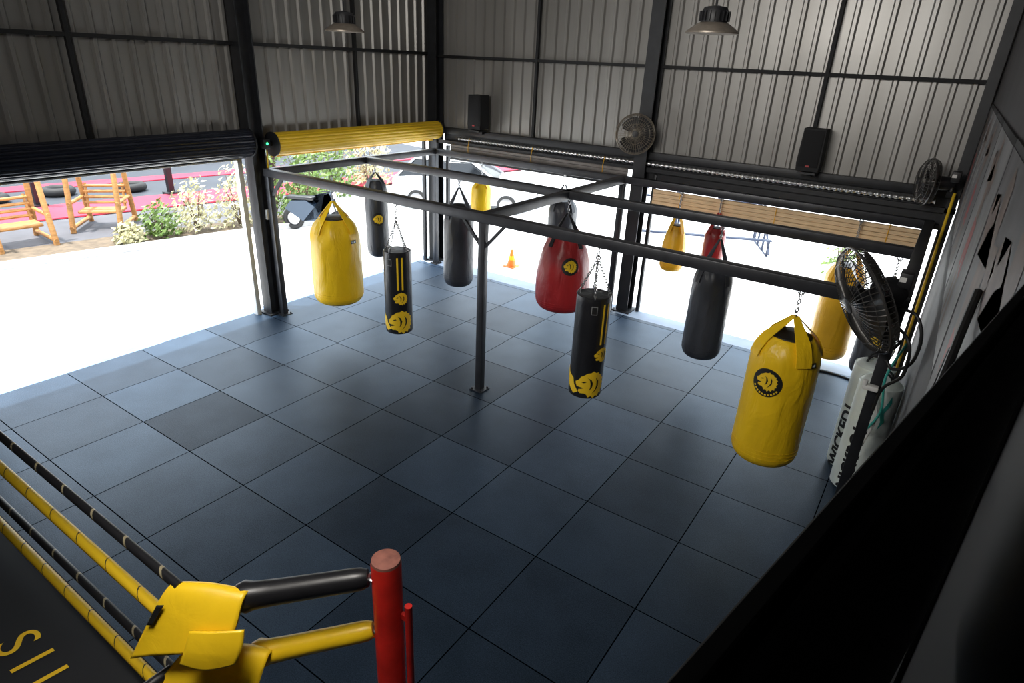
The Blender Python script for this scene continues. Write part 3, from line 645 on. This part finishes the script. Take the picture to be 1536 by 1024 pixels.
mb=MB().box((0,0,0),(30,14,.05));solo('training_floor','dark rubber floor of a neighbouring training area','mat',mb,M['dmat'],P(3,10.8,.0),AZ)
for off,wd in ((4.5,1.7),(8.2,.8)):
    mb=MB().box((0,0,0),(30,wd,.03));solo('border_mat','red border mat on the dark training floor','mat',mb,M['rmat'],P(3,off,.04),AZ)
for s in (-2,1.5,4.8,8):
    mb=MB().box((0,0,1.6),(.16,.16,3.2),bev=.01).box((0,0,.05),(.35,.35,.1));solo('steel_post','dark steel post beside the neighbouring training area','post',mb,M['steel'],P(s,5.4,0),group='outside steel posts')
for (s,o_) in ((.6,6.5),(4.0,6.5),(2.2,6.8)):
    mb=MB().ring((0,0,.15),.32,.12,seg=32,seg2=12);solo('tyre','black rubber tyre lying on the ground','tyre',mb,M['tyre'],P(s,o_,0))
def bench(loc,rz,label):
    top=thing('garden_bench',label,'bench',loc,rz,'wooden garden benches')
    hx=.5
    for x in (-hx,hx):
        for y_ in (-.45,.45):
            mk('post',MB().tube([(x,y_*1.35,0),(x,y_*.95,.9),(x,y_*.55,2.15)],[.06,.058,.055],10),M['wood'],top)
        mk('side_rail',MB().tube([(x,-.66,.12),(x,.66,.12)],.045,10),M['wood'],top)
        mk('arm_rest',MB().tube([(x,-.55,.66),(x,.55,.66)],.04,10),M['wood'],top)
        mk('roof_rail',MB().tube([(x,-.45,2.05),(x,.45,2.05)],.04,10),M['wood'],top)
    mk('ridge_beam',MB().tube([(-.75,0,2.15),(.75,0,2.15)],.045,10),M['wood'],top)
    mb=MB()
    for k in range(6): mb.tube([(-hx+.05,-.2+.09*k,.40),(hx-.05,-.2+.09*k,.40)],.035,8)
    mk('seat',mb,M['wood'],top);mb=MB()
    for k in range(4): mb.tube([(-hx+.05,.36+.02*k,.52+.13*k),(hx-.05,.36+.02*k,.52+.13*k)],.035,8)
    for x in (-.4,.4): mb.tube([(x,.34,.42),(x,.44,.98)],.03,8)
    mk('backrest',mb,M['wood'],top)
    return top
b1=bench(P(.55,1.5,.04),AZ+.15,'orange wooden garden seat with tall posts and slats')
clone(b1,P(2.35,2.2,.04),AZ-.5,'orange wooden garden seat beside pale shrubs')
clone(b1,P(-.9,2.0,.04),AZ+2.6,'orange wooden garden seat facing its neighbour')
def moto(loc,rz):
    top=thing('motorcycle','dark motor scooter parked beside the shrubs','motorcycle',loc,rz)
    for x in (-.6,.62):
        mb=MB().ring((x,0,.28),.22,.06,(0,1,0),28,10);wh=mk('wheel',mb,M['tyre'],top)
        mb=MB().rev([(0,-.02),(.05,-.02),(.16,-.01),(.17,.0),(.16,.01),(0,.02)],20,(x,0,.28),axis=(0,1,0));mk('rim',mb,M['chain'],top)
    body=[(-.75,.55),(-.6,.75),(-.2,.78),(.05,.62),(.15,.38),(.35,.40),(.5,.85),(.42,1.0),(.3,.95),(.2,.55),(.1,.28),(-.3,.25),(-.55,.42)]
    mk('body_panel',MB().prism(body,-.13,.13),mat('scooter_paint',(.03,.05,.08),.25,.2),top)
    mk('seat',MB().box((-.35,0,.82),(.7,.24,.1),bev=.04,seg=3),M['blk'],top)
    mb=MB().tube([(.62,.07,.28),(.45,.07,.95)],.02,8).tube([(.62,-.07,.28),(.45,-.07,.95)],.02,8).tube([(.35,-.36,1.08),(.42,0,1.02),(.35,.36,1.08)],.014,8);mk('handlebar',mb,M['steel'],top)
    mb=MB().rev([(0,0),(.08,.01),(.09,.05),(0,.08)],16,(.48,0,.92),axis=(1,0,.1));mk('headlight',mb,M['white'],top)
    for s in (-1,1): mk('mirror',MB().tube([(.37,s*.25,1.06),(.37,s*.3,1.22)],.006,6).rev([(0,0),(.06,0),(.06,.015),(0,.02)],14,(.36,s*.31,1.27),axis=(-1,0,0)),M['plas'],top)
moto((-8.75,6.35,-.04),.5)
def car(loc,rz):
    top=thing('car','white hatchback car parked on the sunlit paving','car',loc,rz)
    sec=[(-2.15,.35,.75,.70),(-2.05,.28,.95,.82),(-1.5,.25,1.0,.88),(-.2,.22,.98,.9),(.9,.22,.96,.9),(1.6,.25,.88,.86),(2.05,.3,.74,.76),(2.2,.38,.62,.6)]
    vs=[];fs=[]
    for (x,z0,z1,w) in sec:
        vs+=[(x,-w*.92,z0),(x,-w,(z0+z1)/2),(x,-w*.93,z1),(x,w*.93,z1),(x,w,(z0+z1)/2),(x,w*.92,z0)]
    for i in range(len(sec)-1):
        for k in range(6): a=i*6+k;b=i*6+(k+1)%6;fs.append((a,b,b+6,a+6))
    n=len(sec);fs+=[(5,4,3,2,1,0),tuple((n-1)*6+k for k in range(6))]
    o=mk('body',MB().add(vs,fs),M['carw'],top,ang=60);q=o.modifiers.new('b','BEVEL');q.width=.06;q.segments=3
    def cab(sh,z1,m,nm):
        v=[];b_=[(-1.95,.82),(1.05,.82)];t_=[(-1.45,.62),(.25,.62)]
        for (x,w) in b_: v+=[(x,-w*sh,.93),(x,w*sh,.93)]
        for (x,w) in t_: v+=[(x,-w*sh,z1),(x,w*sh,z1)]
        f_=[(0,2,3,1),(4,5,7,6),(0,4,6,2),(1,3,7,5),(0,1,5,4),(2,6,7,3)]
        o=mk(nm,MB().add(v,f_),m,top);q=o.modifiers.new('b','BEVEL');q.width=.06;q.segments=3
    cab(1.0,1.42,M['glass'],'windows')
    mk('roof',MB().box((-.6,0,1.44),(1.75,1.22,.06),bev=.03),M['carw'],top)
    for s in (-1,1):
        for (xa,xb) in ((-1.95,-1.47),(1.05,.27),(-.45,-.45)): mk('pillar',MB().bar((xa,s*.80,.95),(xb,s*.625,1.43),.05,.05),M['carw'],top)
    for x in (-1.35,1.35):
        for s in (-1,1):
            mk('wheel',MB().rev([(0,-.1),(.2,-.1),(.28,-.08),(.29,0),(.28,.08),(.18,.1),(0,.08)],28,(x,s*.80,.29),axis=(0,s,0)),M['tyre'],top)
            mk('hubcap',MB().rev([(0,.0),(.19,0),(.2,.02),(.08,.035),(0,.03)],20,(x,s*.89,.29),axis=(0,s,0)),M['chain'],top)
    for s in (-1,1):
        mk('headlight',MB().box((2.08,s*.58,.68),(.16,.3,.12),bev=.03),M['white'],top)
        mk('wing_mirror',MB().box((.75,s*.98,1.0),(.12,.2,.12),bev=.03),M['carw'],top)
    mk('front_grille',MB().box((2.2,0,.48),(.05,.8,.16),bev=.02),M['plas'],top)
car((-7.9,11.4,-.04),.5)
cn=thing('traffic_cone','orange traffic cone on the sunlit paving','traffic cone',(-3.3,7.25,-.04))
mk('cone_body',MB().rev([(0.10,.02),(.105,.02),(.025,.38),(.016,.39),(0,.39)],28),M['cone'],cn)
mk('base',MB().box((0,0,.012),(.27,.27,.025),bev=.008),M['cone'],cn)
mk('reflective_band',MB().rev([(.072,.16),(.075,.16),(.054,.25),(.051,.25)],28),M['yelflat'],cn)
bl=thing('bleachers','dark blue steel bleacher frame standing on the paving','bleachers',(-.5,11.6,-.04),.45)
for k in range(4):
    mk('seat_plank',MB().box((0,k*.55,.4+.35*k),(3.4,.16,.04),bev=.008),M['bleu'],bl)
for x in (-1.65,-.55,.55,1.65):
    mb=MB().tube([(x,-.1,0),(x,1.65,0)],.03,8).tube([(x,-.2,.1),(x,1.7,1.4)],.03,8)
    for k in range(4): mb.tube([(x,k*.55,0),(x,k*.55,.4+.35*k)],.03,8)
    mk('frame',mb,M['bleu'],bl)
mk('guard_rail',MB().tube([(-1.7,1.75,0),(-1.7,1.75,2.3),(1.7,1.75,2.3),(1.7,1.75,0)],.035,8).tube([(-1.7,1.75,1.9),(1.7,1.75,1.9)],.03,8).tube([(-1.7,1.75,.9),(0,1.75,2.3),(1.7,1.75,.9)],.025,8),M['bleu'],bl)
leafy('shrub',(2.75,11.6,-.04),.35,300,M['leaf'],'small green shrub at the edge of the car park',1.2,.07)
leafy('shrub',(-10.9,7.8,-.04),.7,700,M['leaf'],'tall green shrub beside the parked scooter',1.9,.1)
leafy('shrub',(-11.6,9.4,-.04),.7,700,M['leaf'],'tall green shrub beside the parked scooter',2.1,.1)
leafy('shrub',(-12.2,11.4,-.04),.8,700,M['leafp'],'pale green shrub beyond the driveway',2.0,.1)
mb=MB().box((0,0,2.5),(40,.3,5));solo('boundary_wall','long pale boundary wall beyond the car park','wall',mb,mat('pale_render',(.5,.52,.5),.8,0,.2,.4),(-12,27,-.04),-.1)
mb=MB().box((0,0,2.5),(.3,46,5));solo('boundary_wall','long dark boundary wall beyond the training area','wall',mb,mat('dark_render',(.12,.14,.13),.8,0,.4,.4),(-27,4,-.04))
# ================================================================= LIGHT
w=bpy.data.worlds.new('w');SC.world=w;w.use_nodes=True;bg=w.node_tree.nodes['Background'];bg.inputs[0].default_value=(.80,.90,1,1);bg.inputs[1].default_value=4.6
s=bpy.data.lights.new('sun','SUN');s.energy=10;s.angle=rad(2);s.color=(1,.96,.9);so=bpy.data.objects.new('sun',s);COL.objects.link(so);so.rotation_euler=(rad(6),rad(-8),0)
def area(name,loc,size,e,col,tgt,spread=180):
    l=bpy.data.lights.new(name,'AREA');l.shape='RECTANGLE';l.size,l.size_y=size;l.energy=e;l.color=col;l.spread=rad(spread)
    o=bpy.data.objects.new(name,l);COL.objects.link(o);o.location=loc;o.rotation_euler=(Vector(tgt)-Vector(loc)).to_track_quat('-Z','Y').to_euler()
area('added_fill_light',(1.0,-4.5,5.5),(4,1.6),160,(1,.97,.92),(-.2,6.4,3.5),105)  # added fill from behind the camera onto the back wall, no real fixture
area('added_fill_light',(2.4,-3.5,5.9),(1.2,1.2),20,(1,.95,.88),(2.0,-2.9,1.5),60)  # small added fill, unseen, brightens the ring corner and its pad
area('added_fill_light',(-.5,3,6.1),(5,5),15,(1,.95,.88),(-.5,3,0))  # weak overhead fill added above the bags, not a lamp of the room
# ================================================================= CAMERA
c=bpy.data.cameras.new('cam');c.sensor_width=36;c.lens=933.9*36/1536;c.clip_start=.02;c.clip_end=300
co=bpy.data.objects.new('cam',c);COL.objects.link(co);co.location=CAM;co.rotation_euler=(1.1462,-.0439,.6052);SC.camera=co
SC.view_settings.view_transform='Standard'
